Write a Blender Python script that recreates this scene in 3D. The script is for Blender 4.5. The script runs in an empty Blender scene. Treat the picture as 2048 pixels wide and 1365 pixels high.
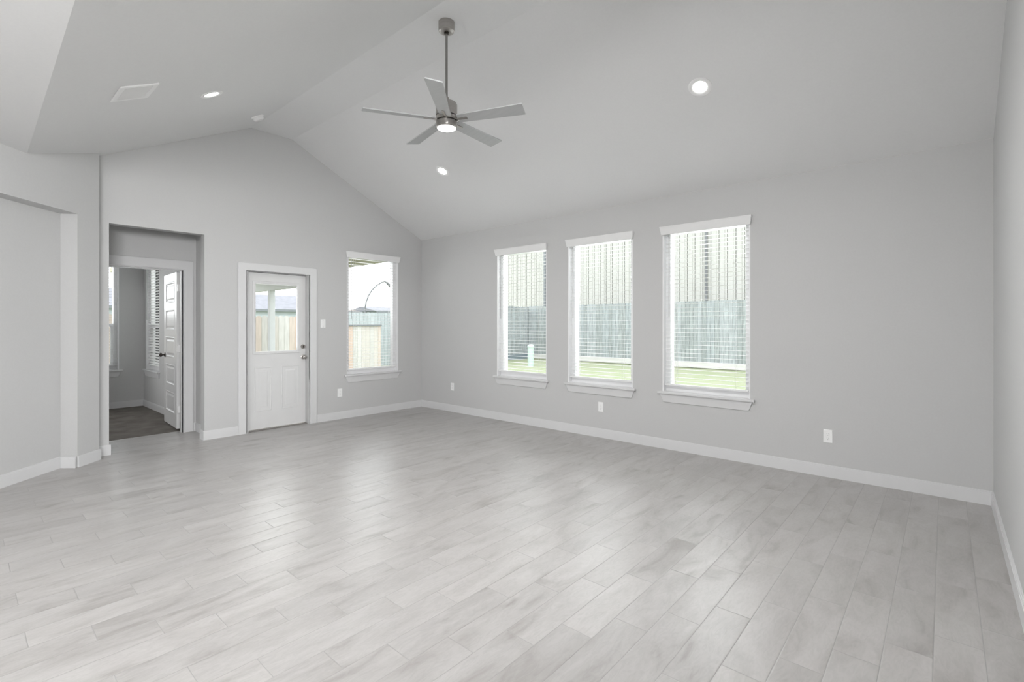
import bpy, bmesh, math, random
from mathutils import Vector, Matrix
random.seed(7)
S = bpy.context.scene
C = S.collection
# ------------------------------------------------------------------ camera
FPX = 984.3
cam_d = bpy.data.cameras.new('camera'); cam = bpy.data.objects.new('camera', cam_d); C.objects.link(cam)
cam_d.sensor_width = 36.0; cam_d.sensor_fit = 'HORIZONTAL'
cam_d.lens = 36.0 * FPX / 2048.0
cam_d.shift_y = -(682.5 - 649.5) / 2048.0
cam_d.clip_start = 0.05; cam_d.clip_end = 300
cam.location = (6.5817, -5.1942, 1.37)
cam.rotation_euler = (math.radians(90), 0, math.radians(131.309 - 90))
S.camera = cam
# ------------------------------------------------------------------ world / light / exposure
w = bpy.data.worlds.new('overcast_sky'); S.world = w; w.use_nodes = True
wn = w.node_tree.nodes; wl = w.node_tree.links
bg = wn['Background']; bg.inputs[1].default_value = 3.4
tc = wn.new('ShaderNodeTexCoord'); nz = wn.new('ShaderNodeTexNoise'); nz.inputs['Scale'].default_value = 2.0
cr = wn.new('ShaderNodeValToRGB'); cr.color_ramp.elements[0].color = (.90, .93, .97, 1); cr.color_ramp.elements[1].color = (1, 1, 1, 1)
wl.new(tc.outputs['Generated'], nz.inputs['Vector']); wl.new(nz.outputs['Fac'], cr.inputs['Fac']); wl.new(cr.outputs['Color'], bg.inputs['Color'])
S.view_settings.view_transform = 'Standard'; S.view_settings.look = 'None'
S.view_settings.exposure = 0.16; S.view_settings.gamma = 1.0
S.view_settings.use_curve_mapping = False
S.cycles.diffuse_bounces = 6; S.cycles.transparent_max_bounces = 16

def area(name, loc, rot, sx, sy, power, col=(1, 1, 1), shape='RECTANGLE'):
    l = bpy.data.lights.new(name, 'AREA'); l.shape = shape; l.size = sx
    if shape == 'RECTANGLE': l.size_y = sy
    l.energy = power; l.color = col
    o = bpy.data.objects.new(name, l); C.objects.link(o); o.location = loc; o.rotation_euler = rot
    return o
R90 = math.radians(90)
# unseen fill lamp added at the rear wall behind the camera (shines towards +y)
area('rear_fill', (4.5, -13.85, 1.30), (R90, 0, 0), 4.2, 2.3, 30)
# two unseen fill lamps added along the right wall behind the camera (shine towards -x)
area('side_fill', (6.80, -11.2, 1.45), (R90, 0, R90), 3.6, 1.9, 70)
o = area('side_fill', (6.80, -6.2, 2.25), (math.radians(86), 0, R90), 1.7, .8, 112); o.data.spread = math.radians(135)
# daylight entering through the panes of the room's own windows and the door glass
for x in (2.177, 3.423, 4.690): area('window_daylight', (x, 1.0, 2.35), (math.radians(-65), 0, 0), 1.1, 1.1, 28)
area('window_daylight', (-.75, -.922, 2.0), (math.radians(72), 0, -R90), .9, .9, 11)
area('door_glass_daylight', (-.15, -2.35, 1.46), (R90, 0, -R90), .5, .8, 6)
# daylight entering the two bedroom windows in view
area('window_daylight', (-4.4, -3.84, 2.1), (math.radians(72), 0, -R90), .9, 1.2, 16)
area('window_daylight', (-3.0, -2.2, 1.9), (math.radians(-75), 0, 0), .8, 1.0, 12)
# fill lamp added to brighten the bedroom, out of sight left of the doorway (shines towards +x)
area('bedroom_fill', (-3.50, -5.2, 1.55), (R90, 0, -R90), .9, 1.6, 26)
# unseen ceiling lamps added as fill over the kitchen behind the camera
for i, (x, y) in enumerate([(3.4, -6.1), (5.6, -6.1), (3.4, -8.4), (5.6, -8.4), (3.4, -11.0), (5.6, -11.0)]):
    area('kitchen_fill_lamp', (x, y, 2.80), (0, 0, 0), .14, .14, 12 if y > -7 else 10, (1, 1, 1), 'DISK')

# the living room's own lamps: the fan light and the recessed lights (the fourth is just out of view)
area('fan_lamp', (3.505, -2.509, 2.968), (0, 0, 0), .15, .15, 5, (1, .99, .98), 'DISK')
for x, y, z, t, pw in ((5.066, -1.119, 3.31, 1, 3), (1.800, -1.090, 3.30, 1, 2), (1.845, -3.720, 3.33, -1, 5), (5.066, -3.720, 3.33, -1, 44)):
    o = area('recessed_lamp', (x, y + t * -.008, z), (t * math.radians(-26.3), 0, 0), .11, .11, pw, (1, .99, .98), 'DISK'); o.data.spread = math.radians(150)

# ------------------------------------------------------------------ materials
def mat(name, col=(.8, .8, .8), rough=.5, metal=0, spec=.5):
    m = bpy.data.materials.new(name); m.use_nodes = True
    b = m.node_tree.nodes['Principled BSDF']
    b.inputs['Base Color'].default_value = (*col, 1); b.inputs['Roughness'].default_value = rough
    b.inputs['Metallic'].default_value = metal; b.inputs['Specular IOR Level'].default_value = spec
    return m
def N(m, t, **k):
    n = m.node_tree.nodes.new(t)
    for a, v in k.items():
        if a.startswith('i_'): n.inputs[a[2:].replace('_', ' ')].default_value = v
        else: setattr(n, a, v)
    return n
def L(m, a, b): m.node_tree.links.new(a, b)
def bs(m): return m.node_tree.nodes['Principled BSDF']
def noisy(m, c1, c2, scale=(1, 1, 1), ns=4, detail=5, bump=0, bdist=.002):
    t = N(m, 'ShaderNodeTexCoord'); mp = N(m, 'ShaderNodeMapping'); mp.inputs['Scale'].default_value = scale
    n = N(m, 'ShaderNodeTexNoise'); n.inputs['Scale'].default_value = ns; n.inputs['Detail'].default_value = detail
    r = N(m, 'ShaderNodeValToRGB'); r.color_ramp.elements[0].position = .3; r.color_ramp.elements[1].position = .7
    r.color_ramp.elements[0].color = (*c1, 1); r.color_ramp.elements[1].color = (*c2, 1)
    L(m, t.outputs['Object'], mp.inputs['Vector']); L(m, mp.outputs['Vector'], n.inputs['Vector'])
    L(m, n.outputs['Fac'], r.inputs['Fac']); L(m, r.outputs['Color'], bs(m).inputs['Base Color'])
    if bump:
        b = N(m, 'ShaderNodeBump'); b.inputs['Strength'].default_value = bump; b.inputs['Distance'].default_value = bdist
        L(m, n.outputs['Fac'], b.inputs['Height']); L(m, b.outputs['Normal'], bs(m).inputs['Normal'])
    return r
M = {}
M['wall'] = mat('wall_paint', rough=.75, spec=.3); noisy(M['wall'], (.545, .545, .544), (.56, .56, .559), ns=70, detail=3, bump=.15, bdist=.0015)
M['ceil'] = mat('ceiling_paint', rough=.85, spec=.2); noisy(M['ceil'], (.735, .735, .738), (.75, .75, .753), ns=60, detail=3, bump=.15, bdist=.0015)
M['trim'] = mat('white_trim_paint', rough=.35); noisy(M['trim'], (.66, .66, .665), (.675, .675, .68), ns=8, detail=2)
M['door'] = mat('white_door_paint', rough=.3); noisy(M['door'], (0.676, 0.676, 0.676), (0.694, 0.694, 0.694), ns=8, detail=2)
M['vinyl'] = mat('white_vinyl', rough=.35); noisy(M['vinyl'], (.82, .82, .83), (.84, .84, .85), ns=8, detail=2)
M['slat'] = mat('white_slat', rough=.4); noisy(M['slat'], (0.781, 0.781, 0.781), (0.800, 0.800, 0.800), ns=8, detail=2)
M['plastic'] = mat('white_plastic', rough=.35); noisy(M['plastic'], (.84, .84, .84), (.86, .86, .86), ns=8, detail=2)
M['dark'] = mat('gap_shade_black', rough=.6); noisy(M['dark'], (.01, .01, .01), (.014, .014, .014), ns=10)
M['slot'] = mat('grey_slot', rough=.6); noisy(M['slot'], (.16, .16, .16), (.2, .2, .2), ns=10)
M['cord'] = mat('blind_cord', rough=.7); noisy(M['cord'], (.7, .7, .7), (.75, .75, .75), ns=30)
M['wand'] = mat('clear_grey_wand', rough=.2); noisy(M['wand'], (.35, .36, .36), (.42, .43, .43), ns=30)
M['nickel'] = mat('brushed_nickel', rough=.28, metal=1); noisy(M['nickel'], (.42, .40, .38), (.50, .48, .46), scale=(1, 1, 60), ns=6)
M['rod'] = mat('polished_rod', rough=.2, metal=1); noisy(M['rod'], (.33, .32, .31), (.38, .37, .36), ns=6)
M['groove'] = mat('siding_groove_shade', rough=.9); noisy(M['groove'], (.46, .46, .44), (.52, .52, .50), ns=4)  # grey that stands in for the shade inside the siding grooves
M['bronze'] = mat('dark_bronze', rough=.3, metal=1); noisy(M['bronze'], (.05, .045, .04), (.08, .07, .065), ns=6)
M['blade'] = mat('silver_fan_blade', rough=.38, metal=.0); noisy(M['blade'], (.40, .405, .41), (.44, .445, .45), scale=(1, 8, 1), ns=4)
M['concrete'] = mat('patio_concrete', rough=.9); noisy(M['concrete'], (0.252, 0.246, 0.234), (0.312, 0.306, 0.294), ns=5)
M['soffit'] = mat('tan_soffit', rough=.8); noisy(M['soffit'], (0.420, 0.399, 0.308), (0.448, 0.427, 0.336), scale=(12, 1, 1), ns=2)
M['extwhite'] = mat('exterior_white_trim', rough=.6); noisy(M['extwhite'], (.62, .63, .64), (.68, .69, .70), ns=4)
M['grass'] = mat('lawn_grass', rough=.9); r = noisy(M['grass'], (0.223, 0.267, 0.143), (0.310, 0.310, 0.223), scale=(1, 2, 1), ns=2.2, detail=9, bump=.6, bdist=.02)
M['roof'] = mat('grey_shingle', rough=.9); noisy(M['roof'], (.19, .19, .21), (.25, .25, .275), scale=(1, 1, 8), ns=3)
M['brownroof'] = mat('brown_shingle', rough=.9); noisy(M['brownroof'], (.15, .12, .11), (.19, .16, .145), ns=6)
M['housewall'] = mat('pale_blue_siding', rough=.8); noisy(M['housewall'], (0.480, 0.528, 0.560), (0.528, 0.576, 0.608), scale=(1, 1, 12), ns=3)
M['fascia'] = mat('grey_fascia', rough=.6); noisy(M['fascia'], (0.156, 0.168, 0.180), (0.192, 0.204, 0.216), ns=3)
M['pedestal'] = mat('pale_mint_plastic', rough=.5); noisy(M['pedestal'], (0.462, 0.560, 0.518), (0.490, 0.588, 0.546), ns=4)
M['polemetal'] = mat('grey_pole_metal', rough=.5); noisy(M['polemetal'], (.12, .125, .13), (.17, .175, .18), ns=4)
M['band'] = mat('pale_kick_board', rough=.8); noisy(M['band'], (0.495, 0.480, 0.465), (0.585, 0.570, 0.555), scale=(.5, 1, 4), ns=3)
M['greyband'] = mat('grey_kick_board', rough=.8); noisy(M['greyband'], (0.156, 0.192, 0.216), (0.204, 0.240, 0.264), scale=(1, .5, 4), ns=3)

def fence_mat(name, cols, sx, rough=.85, streak=.25):
    m = mat(name, rough=rough); g = N(m, 'ShaderNodeNewGeometry')
    r = N(m, 'ShaderNodeValToRGB'); r.color_ramp.interpolation = 'CONSTANT'
    e = r.color_ramp.elements
    while len(e) < len(cols): e.new(.5)
    for i, c in enumerate(cols): e[i].position = i / len(cols); e[i].color = (*c, 1)
    L(m, g.outputs['Random Per Island'], r.inputs['Fac'])
    t = N(m, 'ShaderNodeTexCoord'); mp = N(m, 'ShaderNodeMapping'); mp.inputs['Scale'].default_value = sx
    n = N(m, 'ShaderNodeTexNoise'); n.inputs['Scale'].default_value = 3; n.inputs['Detail'].default_value = 7
    L(m, t.outputs['Object'], mp.inputs['Vector']); L(m, mp.outputs['Vector'], n.inputs['Vector'])
    r2 = N(m, 'ShaderNodeValToRGB'); r2.color_ramp.elements[0].position = .32; r2.color_ramp.elements[1].position = .68
    r2.color_ramp.elements[0].color = (1 - streak * 1.6,) * 3 + (1,); r2.color_ramp.elements[1].color = (1, 1, 1, 1)
    L(m, n.outputs['Fac'], r2.inputs['Fac'])
    mx = N(m, 'ShaderNodeMix', data_type='RGBA', blend_type='MULTIPLY'); mx.inputs[0].default_value = 1
    L(m, r.outputs['Color'], mx.inputs[6]); L(m, r2.outputs['Color'], mx.inputs[7]); L(m, mx.outputs[2], bs(m).inputs['Base Color'])
    return m
M['cedar'] = fence_mat('new_cedar_pickets', [(.60, .56, .52), (.60, .47, .40), (.64, .62, .59), (.58, .56, .53), (.62, .53, .47)], (1, 6, 1), streak=.10)
M['oldfence'] = fence_mat('weathered_grey_pickets', [(.345, .37, .37), (.395, .42, .43), (.315, .34, .34), (.37, .40, .41)], (6, 6, .8), streak=.24)
M['bluefence'] = fence_mat('weathered_bluegrey_pickets', [(.46, .50, .51), (.52, .56, .57), (.43, .47, .48)], (6, 6, .8), streak=.15)

# siding: cream sheet with a groove every 12 inches cut in the mesh, its shade painted on the backing, faint grain
M['siding'] = mat('cream_grooved_siding', rough=.7); noisy(M['siding'], (0.428, 0.422, 0.393), (0.474, 0.468, 0.439), scale=(8, 1, .5), ns=3)

# glass that lets daylight through
def glass():
    m = bpy.data.materials.new('window_glass'); m.use_nodes = True; nt = m.node_tree; nt.nodes.clear()
    o = nt.nodes.new('ShaderNodeOutputMaterial'); mx = nt.nodes.new('ShaderNodeMixShader'); t = nt.nodes.new('ShaderNodeBsdfTransparent')
    t.inputs[0].default_value = (.955, .975, .975, 1)
    g = nt.nodes.new('ShaderNodeBsdfGlossy'); g.inputs['Roughness'].default_value = .02
    lw = nt.nodes.new('ShaderNodeFresnel'); lw.inputs['IOR'].default_value = 1.14
    nt.links.new(lw.outputs[0], mx.inputs[0]); nt.links.new(t.outputs[0], mx.inputs[1]); nt.links.new(g.outputs[0], mx.inputs[2]); nt.links.new(mx.outputs[0], o.inputs[0])
    return m
M['glass'] = glass()
def emit(name, col, s):
    m = mat(name, (.9, .9, .9), .4); b = bs(m); b.inputs['Emission Color'].default_value = (*col, 1); b.inputs['Emission Strength'].default_value = s; return m
M['lens'] = emit('lit_downlight_lens', (1, .97, .93), 26)
M['fanlens'] = emit('lit_fan_lens', (1, .97, .94), 9)

def floor_mat():
    m = mat('wood_look_plank_tile', rough=.3); nt = m.node_tree
    def mth(op, a, b=None, c=None):
        n = N(m, 'ShaderNodeMath', operation=op)
        for i, v in enumerate((a, b, c)):
            if v is None: continue
            if isinstance(v, (int, float)): n.inputs[i].default_value = v
            else: L(m, v, n.inputs[i])
        return n.outputs[0]
    g = N(m, 'ShaderNodeNewGeometry'); s = N(m, 'ShaderNodeSeparateXYZ'); L(m, g.outputs['Position'], s.inputs[0])
    X, Y = s.outputs[0], s.outputs[1]
    a = mth('DIVIDE', mth('SUBTRACT', X, 3.027 - 3.2), .16)
    row = mth('FLOOR', a); fx = mth('FRACT', a)
    b = mth('SUBTRACT', mth('DIVIDE', mth('ADD', Y, 4.98 + 6.1), .61), mth('DIVIDE', row, 3.0))
    b = mth('ADD', b, 20.0 + 20 / 3.0)
    col = mth('FLOOR', b); fy = mth('FRACT', b)
    cv = N(m, 'ShaderNodeCombineXYZ'); L(m, row, cv.inputs[0]); L(m, col, cv.inputs[1])
    wnz = N(m, 'ShaderNodeTexWhiteNoise', noise_dimensions='3D'); L(m, cv.outputs[0], wnz.inputs['Vector'])
    rnd = wnz.outputs['Value']
    # joints
    ex = mth('MULTIPLY', mth('MINIMUM', fx, mth('SUBTRACT', 1.0, fx)), .16)
    ey = mth('MULTIPLY', mth('MINIMUM', fy, mth('SUBTRACT', 1.0, fy)), .61)
    e = mth('MINIMUM', ex, ey)
    mr = N(m, 'ShaderNodeMapRange'); mr.inputs['From Min'].default_value = .0009; mr.inputs['From Max'].default_value = .0022; L(m, e, mr.inputs['Value'])
    joint = mr.outputs[0]      # 0 in joint, 1 on plank
    # grain: shifted per plank
    cx = N(m, 'ShaderNodeCombineXYZ'); L(m, mth('ADD', mth('MULTIPLY', X, 5.0), mth('MULTIPLY', rnd, 31.0)), cx.inputs[0])
    L(m, mth('ADD', mth('MULTIPLY', Y, 1.5), mth('MULTIPLY', rnd, 57.0)), cx.inputs[1]); L(m, mth('MULTIPLY', rnd, 13.0), cx.inputs[2])
    n1 = N(m, 'ShaderNodeTexNoise'); n1.inputs['Scale'].default_value = 1.3; n1.inputs['Detail'].default_value = 6; n1.inputs['Distortion'].default_value = 1.2
    L(m, cx.outputs[0], n1.inputs['Vector'])
    n2 = N(m, 'ShaderNodeTexNoise'); n2.inputs['Scale'].default_value = 7; n2.inputs['Detail'].default_value = 8; n2.inputs['Distortion'].default_value = 2.5
    L(m, cx.outputs[0], n2.inputs['Vector'])
    r1 = N(m, 'ShaderNodeValToRGB'); el = r1.color_ramp.elements
    el[0].position = .25; el[0].color = (.292, .275, .260, 1); el[1].position = .62; el[1].color = (.440, .427, .418, 1)
    k = el.new(.42); k.color = (.391, .377, .366, 1)
    L(m, n1.outputs['Fac'], r1.inputs['Fac'])
    r2 = N(m, 'ShaderNodeValToRGB'); r2.color_ramp.elements[0].position = .3; r2.color_ramp.elements[0].color = (.91, .91, .905, 1)
    r2.color_ramp.elements[1].position = .6; r2.color_ramp.elements[1].color = (1.0, 1.0, 1.0, 1); L(m, n2.outputs['Fac'], r2.inputs['Fac'])
    mx = N(m, 'ShaderNodeMix', data_type='RGBA', blend_type='MULTIPLY'); mx.inputs[0].default_value = 1
    L(m, r1.outputs[0], mx.inputs[6]); L(m, r2.outputs[0], mx.inputs[7])
    hv = N(m, 'ShaderNodeHueSaturation'); L(m, mx.outputs[2], hv.inputs['Color'])
    L(m, mth('ADD', .95, mth('MULTIPLY', rnd, .09)), hv.inputs['Value'])
    mj = N(m, 'ShaderNodeMix', data_type='RGBA'); L(m, joint, mj.inputs[0]); mj.inputs[6].default_value = (.335, .326, .318, 1); L(m, hv.outputs[0], mj.inputs[7])
    L(m, mj.outputs[2], bs(m).inputs['Base Color'])
    # relief
    hb = mth('ADD', mth('MULTIPLY', joint, 1.0), mth('MULTIPLY', n2.outputs['Fac'], .35))
    wide = N(m, 'ShaderNodeMapRange'); wide.inputs['From Max'].default_value = .006; L(m, e, wide.inputs['Value'])
    hb = mth('ADD', hb, wide.outputs[0])
    bp = N(m, 'ShaderNodeBump'); bp.inputs['Strength'].default_value = .6; bp.inputs['Distance'].default_value = .001
    L(m, hb, bp.inputs['Height'])
    # each tile lies a hair out of level
    tl = N(m, 'ShaderNodeVectorMath', operation='SUBTRACT'); L(m, wnz.outputs['Color'], tl.inputs[0]); tl.inputs[1].default_value = (.5, .5, .5)
    sc = N(m, 'ShaderNodeVectorMath', operation='MULTIPLY'); L(m, tl.outputs[0], sc.inputs[0]); sc.inputs[1].default_value = (.012, .012, 0)
    ad = N(m, 'ShaderNodeVectorMath', operation='ADD'); L(m, bp.outputs[0], ad.inputs[0]); L(m, sc.outputs[0], ad.inputs[1])
    nm = N(m, 'ShaderNodeVectorMath', operation='NORMALIZE'); L(m, ad.outputs[0], nm.inputs[0])
    L(m, nm.outputs[0], bs(m).inputs['Normal'])
    L(m, mth('ADD', .285, mth('MULTIPLY', n1.outputs['Fac'], .06)), bs(m).inputs['Roughness'])
    return m
M['floor'] = floor_mat()
M['carpet'] = mat('grey_brown_carpet', rough=1, spec=.1); noisy(M['carpet'], (.12, .11, .098), (.19, .175, .16), ns=5, detail=9, bump=.8, bdist=.01)

# ------------------------------------------------------------------ mesh helpers
class MB:
    def __init__(s): s.bm = bmesh.new()
    def poly(s, pts): return s.bm.faces.new([s.bm.verts.new(p) for p in pts])
    def box(s, x0, y0, z0, x1, y1, z1):
        x0, x1 = sorted((x0, x1)); y0, y1 = sorted((y0, y1)); z0, z1 = sorted((z0, z1))
        v = [s.bm.verts.new((x, y, z)) for x in (x0, x1) for y in (y0, y1) for z in (z0, z1)]
        for f in ((0, 1, 3, 2), (4, 6, 7, 5), (0, 4, 5, 1), (2, 3, 7, 6), (0, 2, 6, 4), (1, 5, 7, 3)): s.bm.faces.new([v[i] for i in f])
        return s
    def prism(s, poly, fn, d0, d1):
        """poly: 2D points; fn(a,b,d)->3D; extruded from d0 to d1"""
        A = [s.bm.verts.new(fn(a, b, d0)) for a, b in poly]; B = [s.bm.verts.new(fn(a, b, d1)) for a, b in poly]
        n = len(poly); s.bm.faces.new(A[::-1]); s.bm.faces.new(B)
        for i in range(n): s.bm.faces.new((A[i], A[(i + 1) % n], B[(i + 1) % n], B[i]))
        return s
    def frustum(s, lo, hi):
        """two quads (4 pts each) joined"""
        A = [s.bm.verts.new(p) for p in lo]; B = [s.bm.verts.new(p) for p in hi]
        s.bm.faces.new(A[::-1]); s.bm.faces.new(B)
        for i in range(4): s.bm.faces.new((A[i], A[(i + 1) % 4], B[(i + 1) % 4], B[i]))
        return s
    def grid(s, us, vs, solid, fn, d0, d1):
        vt = {}
        def V(i, j, d):
            k = (i, j, d)
            if k not in vt: vt[k] = s.bm.verts.new(fn(us[i], vs[j], d1 if d else d0))
            return vt[k]
        nu, nv = len(us) - 1, len(vs) - 1
        ok = lambda i, j: 0 <= i < nu and 0 <= j < nv and solid(i, j)
        for i in range(nu):
            for j in range(nv):
                if not ok(i, j): continue
                s.bm.faces.new((V(i, j, 0), V(i + 1, j, 0), V(i + 1, j + 1, 0), V(i, j + 1, 0)))
                s.bm.faces.new((V(i, j, 1), V(i, j + 1, 1), V(i + 1, j + 1, 1), V(i + 1, j, 1)))
                if not ok(i - 1, j): s.bm.faces.new((V(i, j, 0), V(i, j + 1, 0), V(i, j + 1, 1), V(i, j, 1)))
                if not ok(i + 1, j): s.bm.faces.new((V(i + 1, j, 0), V(i + 1, j, 1), V(i + 1, j + 1, 1), V(i + 1, j + 1, 0)))
                if not ok(i, j - 1): s.bm.faces.new((V(i, j, 0), V(i, j, 1), V(i + 1, j, 1), V(i + 1, j, 0)))
                if not ok(i, j + 1): s.bm.faces.new((V(i, j + 1, 0), V(i + 1, j + 1, 0), V(i + 1, j + 1, 1), V(i, j + 1, 1)))
        return s
    def holed(s, u0, u1, v0, v1, holes, fn, d0, d1):
        us = sorted({u0, u1, *[h[0] for h in holes], *[h[1] for h in holes]}); vs = sorted({v0, v1, *[h[2] for h in holes], *[h[3] for h in holes]})
        us = [u for u in us if u0 <= u <= u1]; vs = [v for v in vs if v0 <= v <= v1]
        def solid(i, j):
            a, b = (us[i] + us[i + 1]) / 2, (vs[j] + vs[j + 1]) / 2
            return not any(h[0] < a < h[1] and h[2] < b < h[3] for h in holes)
        return s.grid(us, vs, solid, fn, d0, d1)
    def lathe(s, prof, n=32, c=(0, 0, 0), mtx=None):
        rings = []
        for r, z in prof:
            if r < 1e-6: rings.append([s.bm.verts.new((c[0], c[1], c[2] + z))])
            else: rings.append([s.bm.verts.new((c[0] + r * math.cos(2 * math.pi * k / n), c[1] + r * math.sin(2 * math.pi * k / n), c[2] + z)) for k in range(n)])
        allv = [v for r in rings for v in r]
        for a, b in zip(rings, rings[1:]):
            for k in range(n):
                k2 = (k + 1) % n
                if len(a) == 1 and len(b) == 1: continue
                if len(a) == 1: s.bm.faces.new((a[0], b[k], b[k2]))
                elif len(b) == 1: s.bm.faces.new((a[k], b[0], a[k2]))
                else: s.bm.faces.new((a[k], b[k], b[k2], a[k2]))
        if mtx is not None: bmesh.ops.transform(s.bm, matrix=mtx, verts=allv)
        return s
    def tube(s, pts, r, n=10):
        pts = [Vector(p) for p in pts]; rings = []
        rr = r if isinstance(r, (list, tuple)) else [r] * len(pts)
        for i, p in enumerate(pts):
            t = (pts[min(i + 1, len(pts) - 1)] - pts[max(i - 1, 0)]).normalized()
            a = t.orthogonal().normalized() if i == 0 else (rings_a - t * rings_a.dot(t)).normalized()
            rings_a = a; b = t.cross(a)
            rings.append([s.bm.verts.new(p + (a * math.cos(2 * math.pi * k / n) + b * math.sin(2 * math.pi * k / n)) * rr[i]) for k in range(n)])
        for A, B in zip(rings, rings[1:]):
            for k in range(n): s.bm.faces.new((A[k], A[(k + 1) % n], B[(k + 1) % n], B[k]))
        s.bm.faces.new(rings[0][::-1]); s.bm.faces.new(rings[-1])
        return s
    def loops(s, rect, steps, fn):
        """concentric rectangular moulding: rect=(u0,u1,v0,v1), steps=[(inset, depth)...], last loop capped"""
        u0, u1, v0, v1 = rect; prev = None
        for ins, d in steps:
            q = [s.bm.verts.new(fn(a, b, d)) for a, b in ((u0 + ins, v0 + ins), (u1 - ins, v0 + ins), (u1 - ins, v1 - ins), (u0 + ins, v1 - ins))]
            if prev:
                for i in range(4): s.bm.faces.new((prev[i], prev[(i + 1) % 4], q[(i + 1) % 4], q[i]))
            prev = q
        s.bm.faces.new(prev)
        return s
    def build(s, name, m, parent=None, bevel=0, smooth=False, loc=None):
        bmesh.ops.remove_doubles(s.bm, verts=s.bm.verts, dist=1e-6)
        bmesh.ops.recalc_face_normals(s.bm, faces=s.bm.faces)
        me = bpy.data.meshes.new(name); s.bm.to_mesh(me); s.bm.free(); me.materials.append(m)
        if smooth:
            me.polygons.foreach_set('use_smooth', [True] * len(me.polygons))
            me.set_sharp_from_angle(angle=math.radians(40))
        o = bpy.data.objects.new(name, me); C.objects.link(o)
        if parent: o.parent = parent
        if loc: o.location = loc
        if bevel:
            b = o.modifiers.new('bevel', 'BEVEL'); b.width = bevel; b.segments = 2; b.limit_method = 'ANGLE'
        return o
def tag(o, label, cat, group=None, kind=None):
    o['label'] = label; o['category'] = cat
    if group: o['group'] = group
    if kind: o['kind'] = kind
    return o
def empty(name, loc=(0, 0, 0), rz=0, mtx=None):
    o = bpy.data.objects.new(name, None); o.empty_display_size = .1; C.objects.link(o)
    if mtx is not None: o.matrix_world = mtx
    else: o.location = loc; o.rotation_euler = (0, 0, rz)
    return o
YZ = lambda x: (lambda a, b, d: (d, a, b))      # a=y b=z d=x
fXZ = lambda a, b, d: (a, d, b)                 # a=x b=z d=y
fYZ = lambda a, b, d: (d, a, b)                 # a=y b=z d=x
fXY = lambda a, b, d: (a, b, d)                 # plan

# ------------------------------------------------------------------ key dimensions
LX = 6.86                 # length of the window wall
SL = .4952; ZP = 2.777; ZT = 3.856; YR1 = -2.18; YR2 = -2.70; YL = -4.80; ZL = ZT + SL * (YL - YR2)
WZ0, WZ1 = .63, 2.44      # window openings
WINS = [(1.727, 2.627), (2.970, 3.876), (4.236, 5.143)]
W4 = (-1.372, -.472)
# ------------------------------------------------------------------ structure
tag(MB().box(-.80, -14.1, -.12, LX + .1, .02, 0).build('floor', M['floor']), 'pale grey wood-look plank tile floor of the empty living room', 'floor', kind='structure')
tag(MB().box(-3.6, -6.1, -.12, -.80, -3.0, .004).build('floor_bedroom', M['carpet']), 'grey brown carpet seen through the open bedroom doorway', 'carpet', kind='structure')
# ceiling: 6/12 slopes up to a narrow flat strip, low flat part towards the kitchen
sec = [(.12, ZP - .12 * SL), (YR1, ZT), (YR2, ZT), (YL, ZL), (-14.1, ZL)]
poly = sec + [(a, b + .12) for a, b in reversed(sec)]
tag(MB().prism(poly, lambda a, b, d: (d, a + ((-4.755 - .022 * d) - YL if abs(a - YL) < 1e-6 else 0), b + (SL * ((-4.755 - .022 * d) - YL) if a < YR2 - .01 else 0)), -.10, LX + .1).build('ceiling', M['ceil']), 'vaulted pale grey ceiling with two slopes and a narrow flat top', 'ceiling', kind='structure')
# window wall (y = 0)
tag(MB().holed(-.12, LX + .1, -.15, 2.79, [(a, b, WZ0 - .02, WZ1) for a, b in WINS], fXZ, 0, .16).build('wall_right', M['wall']), 'long grey wall holding the three tall windows', 'wall', kind='structure')
# back wall (x = 0)
OP = (-4.107, -3.222, -.2, 2.435); DO = (-2.745, -1.955, -.2, 2.045)
mb = MB().holed(-4.46, 0, -.15, 2.60, [OP, DO, (*W4, WZ0 - .02, WZ1)], fYZ, -.12, 0)
gz = lambda y: ZP - SL * y if y > YR1 else (ZT if y > YR2 else ZT + SL * (y - YR2))
mb.prism([(0, 2.6), (0, gz(0) + .05), (YR1, ZT + .05), (YR2, ZT + .05), (-4.46, gz(-4.46) + .05), (-4.46, 2.6)], fYZ, -.12, 0)
tag(mb.build('wall_back', M['wall']), 'grey gable wall with the hall opening, the patio door and one window', 'wall', kind='structure')
tag(MB().holed(-14.1, .16, -.15, 4.1, [(-13.0, -9.4, .5, 2.4), (-7.05, -5.35, 1.85, 2.65)], fYZ, LX, LX + .14).build('wall_near', M['wall']), 'plain grey wall at the right edge of the picture', 'wall', kind='structure')  # both openings are made up to go with the added side fill lamps
# diagonal wall with shallow niche, then the kitchen side wall
lo = [(-.05, -4.21), (.15, -4.21), (.34, -4.40), (.23, -4.51), (1.83, -6.11), (1.94, -6.0), (2.1, -6.16), (2.1, -14.0), (1.9, -14.0), (1.9, -6.5), (-.05, -4.45)]
hi = [(-.05, -4.21), (.15, -4.21), (2.1, -6.16), (2.1, -14.0), (1.9, -14.0), (1.9, -6.5), (-.05, -4.45)]
mb = MB().prism(lo, fXY, -.1, 2.431); mb.prism(hi, fXY, 2.431, 3.4)
tag(mb.build('wall_left', M['wall']), 'grey angled wall on the left with a shallow recessed niche', 'wall', kind='structure')
tag(MB().holed(1.9, LX + .14, -.1, 3.0, [(2.4, 6.6, .1, 2.45)], fXZ, -14.15, -14.0).build('wall_rear', M['wall']), 'grey wall behind the viewer with a wide opening for an added fill lamp', 'wall', kind='structure')  # opening made up to go with the rear fill lamp
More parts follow.
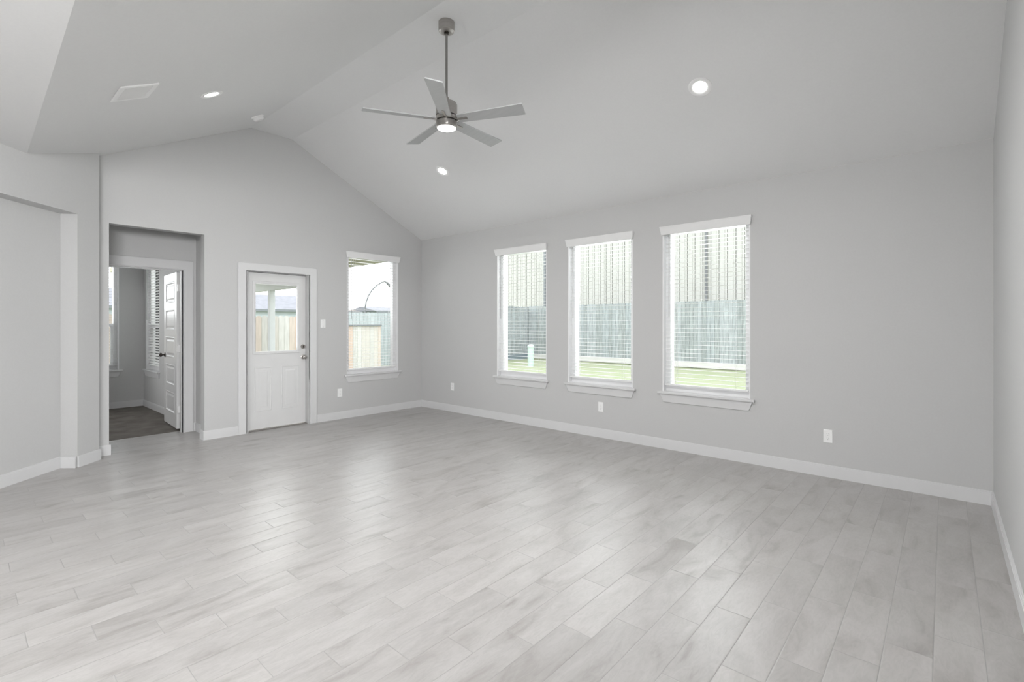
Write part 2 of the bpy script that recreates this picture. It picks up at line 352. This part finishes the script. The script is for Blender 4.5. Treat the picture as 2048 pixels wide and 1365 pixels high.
# vestibule + bedroom shell
VX, BX = -.66, -.78
DB = (-4.03, -3.262, -.2, 2.058)
tag(MB().holed(-6.1, -3.0, -.1, 2.9, [DB], fYZ, BX, VX).build('wall_hall', M['wall']), 'dim grey wall around the bedroom door at the end of the hall opening', 'wall', kind='structure')
tag(MB().box(-.66, -3.12, -.1, -.12, -3.0, 2.9).build('wall_hall_side', M['wall']), 'narrow dim side wall of the small hall', 'wall', kind='structure')
tag(MB().box(-.66, -4.5, -.1, -.12, -4.3, 2.9).build('wall_hall_end', M['wall']), 'end wall of the small hall hidden behind the corner', 'wall', kind='structure')
tag(MB().box(-3.7, -6.1, 2.75, -.12, -2.94, 2.9).build('ceiling_bedroom', M['ceil']), 'flat ceiling over hall and bedroom', 'ceiling', kind='structure')
BW1 = (-4.29, -3.39); BW2 = (-3.41, -2.62)
tag(MB().holed(-6.1, -2.94, -.1, 2.9, [(*BW1, WZ0 - .02, WZ1)], fYZ, -3.70, -3.56).build('wall_bedroom_back', M['wall']), 'grey bedroom wall facing the doorway', 'wall', kind='structure')
tag(MB().holed(-3.56, -.78, -.1, 2.9, [(*BW2, WZ0 - .02, WZ1)], fXZ, -3.06, -2.94).build('wall_bedroom_right', M['wall']), 'grey bedroom wall behind the open door', 'wall', kind='structure')
tag(MB().box(-3.56, -6.1, -.1, -.78, -6.0, 2.9).build('wall_bedroom_left', M['wall']), 'left bedroom wall out of sight', 'wall', kind='structure')

# baseboards ---------------------------------------------------------------
def base_run(mb, p, q, n, h=.108):
    """run from p to q on the wall face; n = unit normal into the room"""
    p = Vector((*p, 0)); q = Vector((*q, 0)); n = Vector((*n, 0))
    for z0, z1, t in ((0, h - .016, .014), (h - .016, h - .006, .011), (h - .006, h, .006)):
        a, b, c, d = p, q, q + n * t, p + n * t
        mb.frustum([v + Vector((0, 0, z0)) for v in (a, b, c, d)], [v + Vector((0, 0, z1)) for v in (a, b, c, d)])
def baseboard(name, runs, label):
    mb = MB()
    for r in runs: base_run(mb, *r)
    tag(mb.build(name, M['trim']), label, 'baseboard', kind='structure')
k = .70711
baseboard('baseboard_right', [((0, 0), (LX, 0), (0, -1))], 'white baseboard under the three windows')
baseboard('baseboard_near', [((LX, 0), (LX, -14.0), (-1, 0))], 'white baseboard along the wall at the right edge')
baseboard('baseboard_back_corner', [((0, -1.837), (0, 0), (1, 0))], 'white baseboard between patio door and far corner')
baseboard('baseboard_back_middle', [((0, -3.222 - .014), (0, -2.853), (1, 0)), ((.0, -3.222), (-.12, -3.222), (0, -1))], 'white baseboard between hall opening and patio door')
baseboard('baseboard_back_left', [((0, -4.21), (0, -4.107 + .014), (1, 0)), ((0, -4.107), (-.12, -4.107), (0, 1))], 'short white baseboard left of the hall opening')
baseboard('baseboard_left', [((.15 - .006, -4.21 + .006), (.34, -4.40), (k, k)), ((.34 + .01, -4.40 - .01), (.23, -4.51), (k, -k)), ((.23, -4.51), (1.83, -6.11), (k, k)), ((1.83, -6.11), (1.94, -6.0), (-k, k)), ((1.94, -6.0), (2.1, -6.16), (k, k)), ((2.1, -6.16), (2.1, -14.0), (1, 0))], 'white baseboard following the angled left wall and its niche')
baseboard('baseboard_hall', [((-.66, -3.12), (-.12, -3.12), (0, -1)), ((-.66, -3.15), (-.66, -3.12), (1, 0)), ((-.12, -3.222), (-.12, -3.12), (-1, 0))], 'white baseboard in the small hall')
baseboard('baseboard_bedroom', [((-3.56, -6.0), (-3.56, -3.06), (1, 0)), ((-3.56, -3.06), (-.78, -3.06), (0, -1))], 'white baseboard in the carpeted bedroom')

# ------------------------------------------------------------------ windows and blinds (local: x right, y outwards, z up)
def window(n, loc, rz, w, label, depth=.10, hung=False, thick=.16):
    r = tag(empty('window_%d' % n, loc, rz), label, 'window', kind='structure')
    f = .062
    MB().holed(0, w, WZ0, WZ1, [(f, w - f, WZ0 + f, WZ1 - f)], fXZ, depth - .03, thick + .01).build('window_frame', M['vinyl'], r, bevel=.003)
    zm = 1.36
    if hung:
        MB().box(f, depth + .0, zm - .028, w - f, depth + .04, zm + .028).build('meeting_rail', M['vinyl'], r, bevel=.003)
        MB().holed(f, w - f, WZ0 + f, zm, [(f + .035, w - f - .035, WZ0 + f + .04, zm - .02)], fXZ, depth - .01, depth + .015).build('lower_sash', M['vinyl'], r, bevel=.002)
    for xa, xb in ((0, .012), (w - .012, w)): MB().box(xa, .001, WZ0, xb, depth - .03, WZ1).build('lit_reveal_liner', M['vinyl'], r)  # white liner added so the drywall reveal looks lit by daylight
    MB().box(f - .005, depth + .018, WZ0 + f - .005, w - f + .005, depth + .022, WZ1 - f + .005).build('pane', M['glass'], r)
    # stool (sill) with nosing and horns
    mb = MB().box(.001, 0, WZ0 - .02, w - .001, depth + .0, WZ0 + .003)
    mb.box(-.045, -.042, WZ0 - .02, w + .045, 0, WZ0 + .003)
    mb.build('window_sill', M['trim'], r, bevel=.004)
    z1, z0 = WZ0 - .02, WZ0 - .112
    MB().frustum([(.012, -.012, z0), (w - .012, -.012, z0), (w - .012, 0, z0), (.012, 0, z0)],
                 [(-.025, -.022, z1), (w + .025, -.022, z1), (w + .025, 0, z1), (-.025, 0, z1)]).build('apron', M['trim'], r, bevel=.002)
    return r
def blind(loc, rz, w, label, wand_x=.045, tilt=0., cords=(.16, .84), wand=True, group='white slatted blinds in the windows'):
    r = tag(empty('window_blind', loc, rz), label, 'blind', group)
    # valance: crown-like board, longer at the top
    z0, z1 = 2.357, 2.446
    mb = MB()
    mb.frustum([(-.006, -.024, z0), (w + .006, -.024, z0), (w + .006, -.002, z0), (-.006, -.002, z0)],
               [(-.018, -.042, z1 - .012), (w + .018, -.042, z1 - .012), (w + .018, -.002, z1 - .012), (-.018, -.002, z1 - .012)])
    mb.box(-.019, -.044, z1 - .012, w + .019, -.002, z1)
    mb.build('valance', M['slat'], r, bevel=.0015)
    MB().box(.008, .012, 2.385, w - .008, .062, 2.432).build('head_rail', M['slat'], r)
    mb = MB(); pitch = .0445; z = .748; c = math.cos(tilt); s_ = math.sin(tilt)
    while z < 2.375:
        hw, t = .0205, .0011
        pts = []
        P = [(-hw, 0), (0, .0010), (hw, 0)]
        prof = [(a, b + t) for a, b in P] + [(a, b - t) for a, b in reversed(P)]
        prof = [(.038 + a * c - b * s_, z + a * s_ + b * c) for a, b in prof]
        mb.prism(prof, lambda a, b, d: (d, a, b), .026, w - .026)
        z += pitch
    mb.build('slats', M['slat'], r)
    MB().box(.020, .014, .698, w - .020, .062, .716).build('bottom_rail', M['slat'], r, bevel=.003)
    for fr in cords:
        mb = MB()
        for yy in (.0125, .0635): mb.box(w * fr - .0012, yy - .0008, .71, w * fr + .0012, yy + .0008, 2.39)
        mb.build('ladder_cord', M['cord'], r)
    if wand:
        MB().tube([(wand_x, .004, 2.37), (wand_x, .002, 1.45)], .0042, 8).build('tilt_wand', M['wand'], r, smooth=True)
    return r
GB = 'white slatted blinds in the windows'
names = ['narrowest looking window of the three on the right wall, nearest the far corner', 'middle window of the three on the right wall', 'nearest and largest looking window of the three on the right wall']
bl = ['white slatted blind in the right wall window nearest the room corner', 'white slatted blind in the middle window of the right wall', 'white slatted blind in the right wall window nearest the viewer']
for i, (a, b) in enumerate(WINS):
    window(i + 1, (a, 0, 0), 0, b - a, names[i]); blind((a, 0, 0), 0, b - a, bl[i], wand_x=.075)
window(4, (0, W4[0], 0), R90, W4[1] - W4[0], 'single window beside the patio door', thick=.12, depth=.085)
blind((0, W4[0], 0), R90, W4[1] - W4[0], 'white slatted blind in the window right of the patio door', wand_x=.075)
window(5, (-3.56, BW1[0], 0), R90, BW1[1] - BW1[0], 'bedroom window at the left edge of the doorway', hung=True, thick=.14)
blind((-3.56, BW1[0], 0), R90, BW1[1] - BW1[0], 'white blind in the bedroom window beside the hall opening edge', wand=False)
window(6, (BW2[0], -3.06, 0), 0, BW2[1] - BW2[0], 'bedroom window next to the open panelled door', hung=True, thick=.12, depth=.085)
blind((BW2[0], -3.06, 0), 0, BW2[1] - BW2[0], 'white blind in the bedroom window next to the open door', wand=True, tilt=.55)

# ------------------------------------------------------------------ patio door (local: x -> +y, y -> -x)
d = tag(empty('door_1', (0, 0, 0), R90), 'white half-glass patio door with two lower panels', 'door', kind='structure')
MB().holed(-2.853, -1.839, 0, 2.146, [(-2.760, -1.932, -.1, 2.053)], fXZ, -.018, 0).build('door_casing', M['trim'], d, bevel=.003)
MB().holed(-2.7605, -1.9315, 0, 2.0535, [(-2.732, -1.948, -.1, 2.046)], fXZ, .0, .12).build('door_jamb', M['trim'], d)
MB().holed(-2.7315, -1.9485, 0, 2.0455, [(-2.7305, -1.9565, -.1, 2.0405)], fXZ, .0765, .116).build('gap_shade_strip', M['dark'], d)  # near-black strip fills the door gap, standing in for its shade
MB().box(-2.732, .03, 0, -1.948, .13, .014).build('threshold', M['nickel'], d)
G = (-2.617, -2.078, 1.02, 1.897)
MB().holed(-2.7300, -1.9568, .020, 2.0402, [(G[0] - .01, G[1] + .01, G[2] - .01, G[3] + .01)], fXZ, .075, .115).build('door_slab', M['door'], d, bevel=.0015)
mb = MB()
for (u0, u1, v0, v1), t in (((G[0] - .034, G[1] + .034, G[2] - .034, G[3] + .034), .012),):
    mb.holed(u0, u1, v0, v1, [(G[0] - .006, G[1] + .006, G[2] - .006, G[3] + .006)], fXZ, .075 - t, .076)
    mb.holed(G[0] - .012, G[1] + .012, G[2] - .012, G[3] + .012, [G], fXZ, .067, .1)
lf = mb.build('lite_frame', M['door'], d, bevel=.004)
mb = MB()
fxs = [G[0] + (G[1] - G[0]) * t for t in (.1, .5, .9)]; fzs = [G[2] + (G[3] - G[2]) * t for t in (.03, .33, .66, .97)]
for a in fxs:
    for b in (G[2] - .022, G[3] + .022): mb.lathe([(0, .0), (.0045, .0), (.0045, .0015), (0, .002)], 10, mtx=Matrix.Translation((a, .063, b)) @ Matrix.Rotation(R90, 4, 'X'))
for b in fzs:
    for a in (G[0] - .022, G[1] + .022): mb.lathe([(0, .0), (.0045, .0), (.0045, .0015), (0, .002)], 10, mtx=Matrix.Translation((a, .063, b)) @ Matrix.Rotation(R90, 4, 'X'))
mb.build('screw_plug', M['cord'], lf)
MB().box(G[0] - .004, .092, G[2] - .004, G[1] + .004, .096, G[3] + .004).build('pane', M['glass'], d)
for (u0, u1) in ((-2.632, -2.412), (-2.286, -2.048)):
    MB().loops((u0, u1, .243, .818), [(0, .0752), (.004, .071), (.014, .0715), (.022, .0785), (.034, .079), (.062, .0725), (.07, .072)], fXZ).build('raised_panel', M['door'], d)
def knob_at(parent, x, y, z, face=-1, name='door_knob', m='nickel', r=.027, rose=.032):
    mt = Matrix.Translation((x, y, z)) @ Matrix.Rotation(R90, 4, 'X')
    return MB().lathe([(0, 0), (rose, 0), (rose, .006), (rose * .8, .010), (.011, .012), (.010, .030), (.014, .034), (r * .85, .038), (r, .048), (r * .95, .058), (r * .6, .066), (0, .068)], 24, mtx=mt).build(name, M[m], parent, smooth=True)
knob_at(d, -1.992, .075, .924)
db = MB().lathe([(0, 0), (.031, 0), (.031, .008), (.027, .016), (.017, .018), (.017, .014), (0, .014)], 24, mtx=Matrix.Translation((-1.995, .075, 1.067)) @ Matrix.Rotation(R90, 4, 'X')).build('deadbolt', M['nickel'], d, smooth=True)
MB().box(-2.000, .044, 1.052, -1.990, .062, 1.082).build('thumb_turn', M['bronze'], db, bevel=.002)

# bedroom door: casing + jamb + open five-panel slab
d2 = tag(empty('door_2', (VX, 0, 0), R90), 'white five-panel bedroom door standing open in its casing', 'door', kind='structure')
MB().holed(-4.145, -3.153, 0, 2.176, [(-4.035, -3.248, -.1, 2.066)], fXZ, -.018, 0).build('door_casing', M['trim'], d2, bevel=.003)
MB().holed(-4.035, -3.243, 0, 2.075, [(-4.012, -3.262, -.1, 2.056)], fXZ, -.004, .124).build('door_jamb', M['trim'], d2)
MB().holed(-4.012, -3.262, 0, 2.056, [(-4.0, -3.274, -.1, 2.044)], fXZ, .04, .078).build('door_stop', M['trim'], d2)
# slab: local x = along slab from the hinge; placed open into the bedroom
ang = math.atan2(-3.245 + 3.291, -(1.58 - .82))
sl = empty('door_slab', (0, 0, 0)); sl.parent = d2
sl.matrix_parent_inverse = Matrix.Identity(4)
wm = Matrix.Translation((-.822, -3.291, 0)) @ Matrix.Rotation(ang, 4, 'Z')
pw = Matrix.Translation((VX, 0, 0)) @ Matrix.Rotation(R90, 4, 'Z')
sl.matrix_local = pw.inverted() @ wm
# after the rotation local +y points to -Y (towards the viewer side), so the visible face is local y = 0 .. outwards +
DWd = .755
pan = [(.115, DWd - .115, z0, z0 + .275) for z0 in (.20, .565, .93, 1.295, 1.66)]
slab = MB().holed(0, DWd, .03, 2.045, pan, fXZ, -.035, 0).build('slab_board', M['door'], sl, bevel=.001)
for q in pan:
    mb = MB()
    mb.loops(q, [(0, 0), (.006, .003), (.016, .002), (.026, -.009), (.040, -.009), (.06, -.003), (.07, -.003)], fXZ)
    mb.loops(q, [(0, -.035), (.026, -.026), (.040, -.026), (.06, -.032)], fXZ)
    mb.build('raised_panel', M['door'], sl)
mt = Matrix.Translation((DWd - .065, 0, .952)) @ Matrix.Rotation(-R90, 4, 'X')
MB().lathe([(0, 0), (.033, 0), (.033, .006), (.026, .010), (.011, .012), (.010, .030), (.014, .034), (.024, .038), (.028, .050), (.026, .060), (.016, .068), (0, .070)], 24, mtx=mt).build('door_knob', M['bronze'], sl, smooth=True)
for z in (.28, 1.06, 1.84):
    MB().box(-.030, -.038, z - .045, .002, -.003, z + .045).build('hinge', M['plastic'], sl, bevel=.001)

# ------------------------------------------------------------------ electrical plates
def plate(name, loc, rz, label, cat, switch=False, group=None):
    r = tag(empty(name, loc, rz), label, cat, group)
    MB().loops((-.036, .036, -.059, .059), [(0, 0), (.0005, -.004), (.004, -.006)], fXZ).build('cover_plate', M['plastic'], r)
    if switch:
        MB().loops((-.017, .017, -.034, .034), [(0, -.0055), (.001, -.0085), (.003, -.009)], fXZ).build('rocker', M['plastic'], r)
        for z in (-.047, .047): MB().lathe([(0, 0), (.003, 0), (.003, .001), (0, .0014)], 10, mtx=Matrix.Translation((0, -.006, z)) @ Matrix.Rotation(R90, 4, 'X')).build('screw', M['slot'], r)
    else:
        for z in (-.0195, .0195):
            q = MB().lathe([(0, 0), (.0165, 0), (.0165, .002), (.0155, .0028), (0, .0028)], 20, mtx=Matrix.Translation((0, -.0055, z)) @ Matrix.Rotation(R90, 4, 'X')).build('receptacle', M['plastic'], r)
            mb = MB(); mb.box(-.0075, -.0088, z + .001, -.0055, -.0082, z + .009); mb.box(.0055, -.0088, z + .001, .0075, -.0082, z + .009)
            mb.box(-.0022, -.0088, z - .0105, .0022, -.0082, z - .006); mb.build('slots', M['slot'], q)
    return r
plate('light_switch', (0, -1.741, 1.382), R90, 'white rocker light switch on the wall between patio door and window', 'light switch', True)
GO = 'white wall outlets above the baseboard'
plate('wall_outlet', (0, -1.484, .381), R90, 'white duplex outlet below and left of the window beside the patio door', 'outlet', group=GO)
plate('wall_outlet', (.772, 0, .392), 0, 'white duplex outlet between the far corner and the first right wall window', 'outlet', group=GO)
plate('wall_outlet', (3.452, 0, .370), 0, 'white duplex outlet under the middle window of the right wall', 'outlet', group=GO)
plate('wall_outlet', (5.796, 0, .366), 0, 'white duplex outlet on the blank stretch right of the nearest window', 'outlet', group=GO)

# ------------------------------------------------------------------ ceiling fittings (local -z points into the room)
def slope_mtx(x, y):
    if y > YR1: n = Vector((0, SL, 1)); z = ZP - SL * y          # right slope
    elif y < YR2: n = Vector((0, -SL, 1)); z = ZT + SL * (y - YR2)
    else: n = Vector((0, 0, 1)); z = ZT
    n.normalize(); ex = Vector((1, 0, 0)); ey = n.cross(ex)
    m = Matrix((ex, ey, n)).transposed().to_4x4(); m.translation = Vector((x, y, z)); return m
GL = 'lit recessed ceiling lights'
for x, y, lab in ((5.066, -1.119, 'lit recessed light high on the right slope, nearest to the viewer'), (1.800, -1.090, 'lit recessed light on the right slope below the fan'), (1.845, -3.720, 'lit recessed light on the left slope beside the air vent')):
    r = tag(empty('recessed_light', mtx=slope_mtx(x, y)), lab, 'ceiling light', GL)
    MB().lathe([(.093, 0), (.093, -.003), (.088, -.006), (.066, -.006), (.056, -.001)], 40).build('trim_ring', M['plastic'], r, smooth=True)
    MB().lathe([(0, -.0012), (.057, -.0012)], 40).build('lens', M['lens'], r)
# air vent
r = tag(empty('air_vent', mtx=slope_mtx(2.19, -4.325)), 'white rectangular louvred air vent on the left ceiling slope', 'vent')
MB().holed(-.165, .165, -.125, .125, [(-.130, .130, -.088, .088)], fXY, -.010, 0).build('vent_frame', M['plastic'], r, bevel=.004)
mb = MB()
for i in range(22):
    a = -.126 + i * .012
    mb.frustum([(a, -.088, -.008), (a + .0015, -.088, -.008), (a + .0015, .088, -.008), (a, .088, -.008)], [(a + .007, -.088, -.001), (a + .0085, -.088, -.001), (a + .0085, .088, -.001), (a + .007, .088, -.001)])
mb.build('louvres', M['plastic'], r)
MB().box(-.13, -.088, -.001, .13, .088, -.0005).build('damper', M['slot'], r)
# smoke detector
r = tag(empty('smoke_detector', mtx=slope_mtx(.62, -2.865)), 'small round white smoke detector near the ridge above the gable wall', 'smoke detector')
MB().lathe([(0, 0), (.070, 0), (.070, -.010), (.064, -.014), (0, -.014)], 36).build('mounting_base', M['plastic'], r, smooth=True)
MB().lathe([(0, -.014), (.060, -.014), (.060, -.030), (.050, -.044), (.020, -.047), (0, -.047)], 36).build('cover', M['plastic'], r, smooth=True)

# ------------------------------------------------------------------ ceiling fan
fan = tag(empty('ceiling_fan', (3.505, -2.509, ZT)), 'brushed nickel ceiling fan with five silver blades and a lit lens', 'ceiling fan')
zc = -ZT
MB().lathe([(0, 0), (.066, 0), (.066, -.064), (.062, -.076), (.052, -.082), (.030, -.083), (0, -.083)], 48).build('canopy', M['nickel'], fan, smooth=True)
MB().lathe([(.0, -.07), (.020, -.07), (.020, -.094), (.0, -.100)], 24).build('hanger_ball', M['bronze'], fan, smooth=True)
MB().tube([(0, 0, -.06), (0, 0, 3.19 + zc)], .0105, 20).build('downrod', M['rod'], fan, smooth=True)
MB().lathe([(0, 3.235 + zc), (.022, 3.235 + zc), (.024, 3.205 + zc), (.060, 3.200 + zc), (.082, 3.190 + zc), (.088, 3.175 + zc), (.088, 3.085 + zc), (0, 3.085 + zc)], 48).build('motor_housing', M['nickel'], fan, smooth=True)
MB().lathe([(0, 3.085 + zc), (.080, 3.085 + zc), (.080, 3.078 + zc), (0, 3.078 + zc)], 48).build('dark_ring', M['bronze'], fan, smooth=True)  # recessed dark bronze ring between motor and flywheel
MB().lathe([(0, 3.078 + zc), (.087, 3.078 + zc), (.087, 3.045 + zc), (0, 3.045 + zc)], 48).build('flywheel', M['nickel'], fan, smooth=True)
MB().lathe([(0, 3.045 + zc), (.081, 3.045 + zc), (.081, 3.036 + zc), (0, 3.036 + zc)], 48).build('dark_ring', M['bronze'], fan, smooth=True)
lk = MB().lathe([(0, 3.036 + zc), (.086, 3.036 + zc), (.086, 2.990 + zc), (.079, 2.984 + zc), (0, 2.984 + zc)], 48).build('light_kit', M['nickel'], fan, smooth=True)
MB().lathe([(0, 2.975 + zc), (.040, 2.976 + zc), (.072, 2.981 + zc), (.079, 2.986 + zc), (.079, 2.990 + zc)], 48).build('lens', M['fanlens'], lk, smooth=True)
for i in range(5):
    a = math.radians(-49 + 72 * i)
    m4 = Matrix.Translation((0, 0, 3.055 + zc)) @ Matrix.Rotation(a, 4, 'Z') @ Matrix.Rotation(math.radians(-13), 4, 'X')
    # blade: flat board, slightly wider at the tip, squared skewed end
    pl = [(.105, -.048), (.655, -.066), (.668, -.060), (.660, .066), (.105, .052)]
    mb = MB().prism(pl, fXY, -.005, .005); bmesh.ops.transform(mb.bm, matrix=m4, verts=mb.bm.verts)
    b = mb.build('blade', M['blade'], fan, bevel=.0015)
    mb = MB().box(.070, -.011, -.012, .185, .011, -.0051); mb.box(.070, -.020, -.012, .10, .020, .002)
    bmesh.ops.transform(mb.bm, matrix=m4, verts=mb.bm.verts)
    mb.build('blade_bracket', M['nickel'], b, bevel=.001)

# ------------------------------------------------------------------ outdoors
GZ = -.15
tag(MB().box(-45, -30, GZ - .2, 25, 30, GZ).build('lawn', M['grass']), 'pale green lawn outside the windows', 'lawn', kind='structure')
tag(MB().box(-7.0, -2.94, GZ, -.14, .0, GZ + .08).build('patio_slab', M['concrete']), 'concrete patio slab outside the half-glass door', 'patio', kind='structure')
tag(MB().box(-7.0, -2.94, 2.50, -.12, .0, 2.60).build('patio_ceiling', M['soffit']), 'tan porch ceiling seen at the top of the window beside the door', 'porch ceiling', kind='structure')
tag(MB().box(-7.0, -.14, 2.20, -3.5, .0, 2.50).build('patio_beam', M['extwhite']), 'grey porch beam crossing the door glass', 'beam', kind='structure')
tag(MB().box(-5.71, -.15, GZ + .08, -5.59, -.03, 2.20).build('patio_post', M['extwhite']), 'white square porch post seen through the door glass', 'post')

def fence(name, p, q, z0, z1, m, label, pitch=.145, dog=True, kick=None, kickm='band', rails=(.35, 1.0, 1.6), side=1, cap=None, posts=2.4, group=None):
    p = Vector((*p, 0)); q = Vector((*q, 0)); t = (q - p); Ln = t.length; t.normalize(); n = Vector((-t.y, t.x, 0)) * side
    r = tag(empty(name, (p.x, p.y, GZ)), label, 'fence', group)
    off = Vector((-p.x, -p.y, -GZ))
    P = lambda a, b, dd: tuple(p + t * a + n * dd + Vector((0, 0, b)) + off)
    rnd = random.Random(len(label))
    mb = MB(); a = 0
    while a < Ln - .02:
        w = min(pitch - .006, Ln - a); zt = z1 + rnd.uniform(-.008, .008); dz = rnd.uniform(-.003, .003)
        if dog: pl = [(a, z0), (a + w, z0), (a + w, zt - .045), (a + w - .012, zt - .018), (a + w - .035, zt), (a + .035, zt), (a + .012, zt - .018), (a, zt - .045)]
        else: pl = [(a, z0), (a + w, z0), (a + w, zt), (a, zt)]
        mb.prism(pl, P, dz, .016 + dz); a += pitch
    mb.build('picket_panel', M[m], r)
    for z in rails:
        if z0 + z < z1: MB().prism([(0, z0 + z - .045), (Ln, z0 + z - .045), (Ln, z0 + z + .045), (0, z0 + z + .045)], P, .019, .057).build('rail', M[m], r)
    a = .05
    while a < Ln:
        MB().prism([(a, GZ), (a + .09, GZ), (a + .09, z1 - .1), (a, z1 - .1)], P, .057, .147).build('post', M[m], r); a += posts
    if kick is not None: MB().prism([(0, kick), (Ln, kick), (Ln, z0 + .005), (0, z0 + .005)], P, -.04, -.004).build('kick_board', M[kickm], r)
    if cap is not None: MB().prism([(0, z1), (Ln, z1), (Ln, z1 + .035), (0, z1 + .035)], P, -.06, .08).build('cap_rail', M[cap], r)
    return r
fence('wooden_fence', (-7.355, 11.79), (9.5, 11.79), .06, 2.175, 'oldfence', 'tall weathered grey fence behind the lawn, parallel to the window wall', dog=False, kick=-.12, rails=(.3, 1.1, 1.9))
fence('wooden_fence', (-7.4, 6.0), (-7.4, 11.95), .06, 2.16, 'oldfence', 'weathered grey fence running to the yard corner behind the mint pedestal', dog=True, kick=-.15, kickm='greyband', side=1, rails=(.3, 1.1, 1.9))
fence('wooden_fence', (-7.2, -9.0), (-7.2, 2.68), GZ + .03, 1.605, 'cedar', 'new pinkish cedar dog-eared fence seen through the door glass', pitch=.150, side=1)
fence('wooden_fence', (-7.2, 2.72), (-7.2, 4.02), GZ + .03, 1.33, 'cedar', 'low beige board fence section with a dark cap rail', pitch=.150, dog=False, side=1, cap='fascia')
fence('wooden_fence', (-9.0, 3.2), (-9.0, 10.0), GZ, 1.80, 'bluefence', 'pale blue grey fence behind the low capped fence section', side=1)

# neighbouring house with grooved cream siding
r = tag(empty('neighbour_house', (-1, 14, GZ)), 'cream neighbour house with vertical grooved siding above the grey fence', 'house')
mb = MB(); xx = -10.8; xe = 12.0; off = lambda v: (v[0] + 1, v[1] - 14, v[2] - GZ)
segs = []
while xx < xe:
    segs.append((xx, xx + .272)); xx += .305
for a, b in segs:
    c1 = a + .185
    mb.prism([(a, 14.0), (c1, 14.0), (c1 + .004, 14.014), (c1 + .018, 14.014), (c1 + .022, 14.0), (b, 14.0), (b, 14.05), (a, 14.05)], lambda u, v, z: off((u, v, z)), GZ, 6.2)
mb.build('siding', M['siding'], r)
MB().box(-10.8 + 1, .045, 0, 12 + 1, 6, 6.2 - GZ).build('backing_wall', M['groove'], r)  # backing coloured grey to paint shade into the grooves
ds = MB().box(*off((-.345, 13.90, 0)), *off((-.262, 13.995, 6.0))).build('downspout', M['polemetal'], r, bevel=.01)
MB().box(*off((-8.17, 13.93, 0)), *off((-8.05, 13.995, 6.0))).build('corner_trim', M['fascia'], r)
MB().prism([(13.5, 6.2), (20.4, 6.2), (17, 8.3)], lambda a, b, dd: off((dd, a, b)), -11.3, 12.5).build('roof', M['roof'], r)

def house(x, y0, y1, ze, zr, dx, wallm, roofm, label, name='neighbour_house'):
    r = tag(empty(name, (x, (y0 + y1) / 2, GZ)), label, 'house'); cy = (y0 + y1) / 2
    o = lambda a, b, dd: (a - x, dd - cy, b - GZ)
    MB().prism([(x - .4, GZ), (x - .4, ze), (x - 2 * dx + .4, ze), (x - 2 * dx + .4, GZ)], o, y0 + .4, y1 - .4).build('wall', M[wallm], r)
    MB().prism([(x, ze), (x - dx, zr), (x - 2 * dx, ze)], o, y0, y1).build('roof', M[roofm], r)
    MB().prism([(x + .02, ze - .12), (x + .02, ze + .03), (x - .02, ze + .03), (x - .02, ze - .12)], o, y0, y1).build('fascia', M['fascia'], r)
house(-26, -14, 12.6, 2.34, 3.46, 3.2, 'housewall', 'roof', 'pale blue house with a grey shingle roof beyond the cedar fence')
house(-26, 13.2, 15.0, 2.30, 2.48, 1.2, 'brownroof', 'brownroof', 'small brown shed roof showing above the blue grey fence', 'garden_shed')
house(-26, 16.2, 27, 2.40, 2.80, 2.2, 'housewall', 'roof', 'distant low roofed house right of the brown shed')

# utility pedestal on the lawn
r = tag(empty('utility_pedestal', (-4.80, 8.80, GZ)), 'pale mint green utility pedestal standing on the lawn', 'utility pedestal')
MB().lathe([(0, 0), (.115, 0), (.115, .68), (0, .68)], 28).build('body', M['pedestal'], r, smooth=True)
MB().lathe([(0, .68), (.125, .68), (.128, .72), (.115, .76), (.07, .785), (0, .79)], 28).build('cap', M['pedestal'], r, smooth=True)
# arched pole beyond the fences
r = tag(empty('arched_pole', (-11, 5.80, GZ)), 'thin pale pole arching above the fence outside the window beside the door', 'pole')
pts = [(0, 0, 0), (0, 0, 1.6), (0, .02, 2.2), (0, .07, 2.42), (0, .17, 2.68), (0, .33, 2.92), (0, .55, 3.12), (0, .80, 3.27), (0, .97, 3.32)]
MB().tube(pts, [.05, .045, .034, .031, .029, .027, .026, .026, .025], 12).build('shaft', M['polemetal'], r, smooth=True)
MB().tube([(0, .90, 3.33), (0, 1.05, 3.28), (0, 1.18, 3.18), (0, 1.3, 3.02)], [.017, .05, .06, .03], 12).build('lamp_head', M['polemetal'], r, smooth=True)
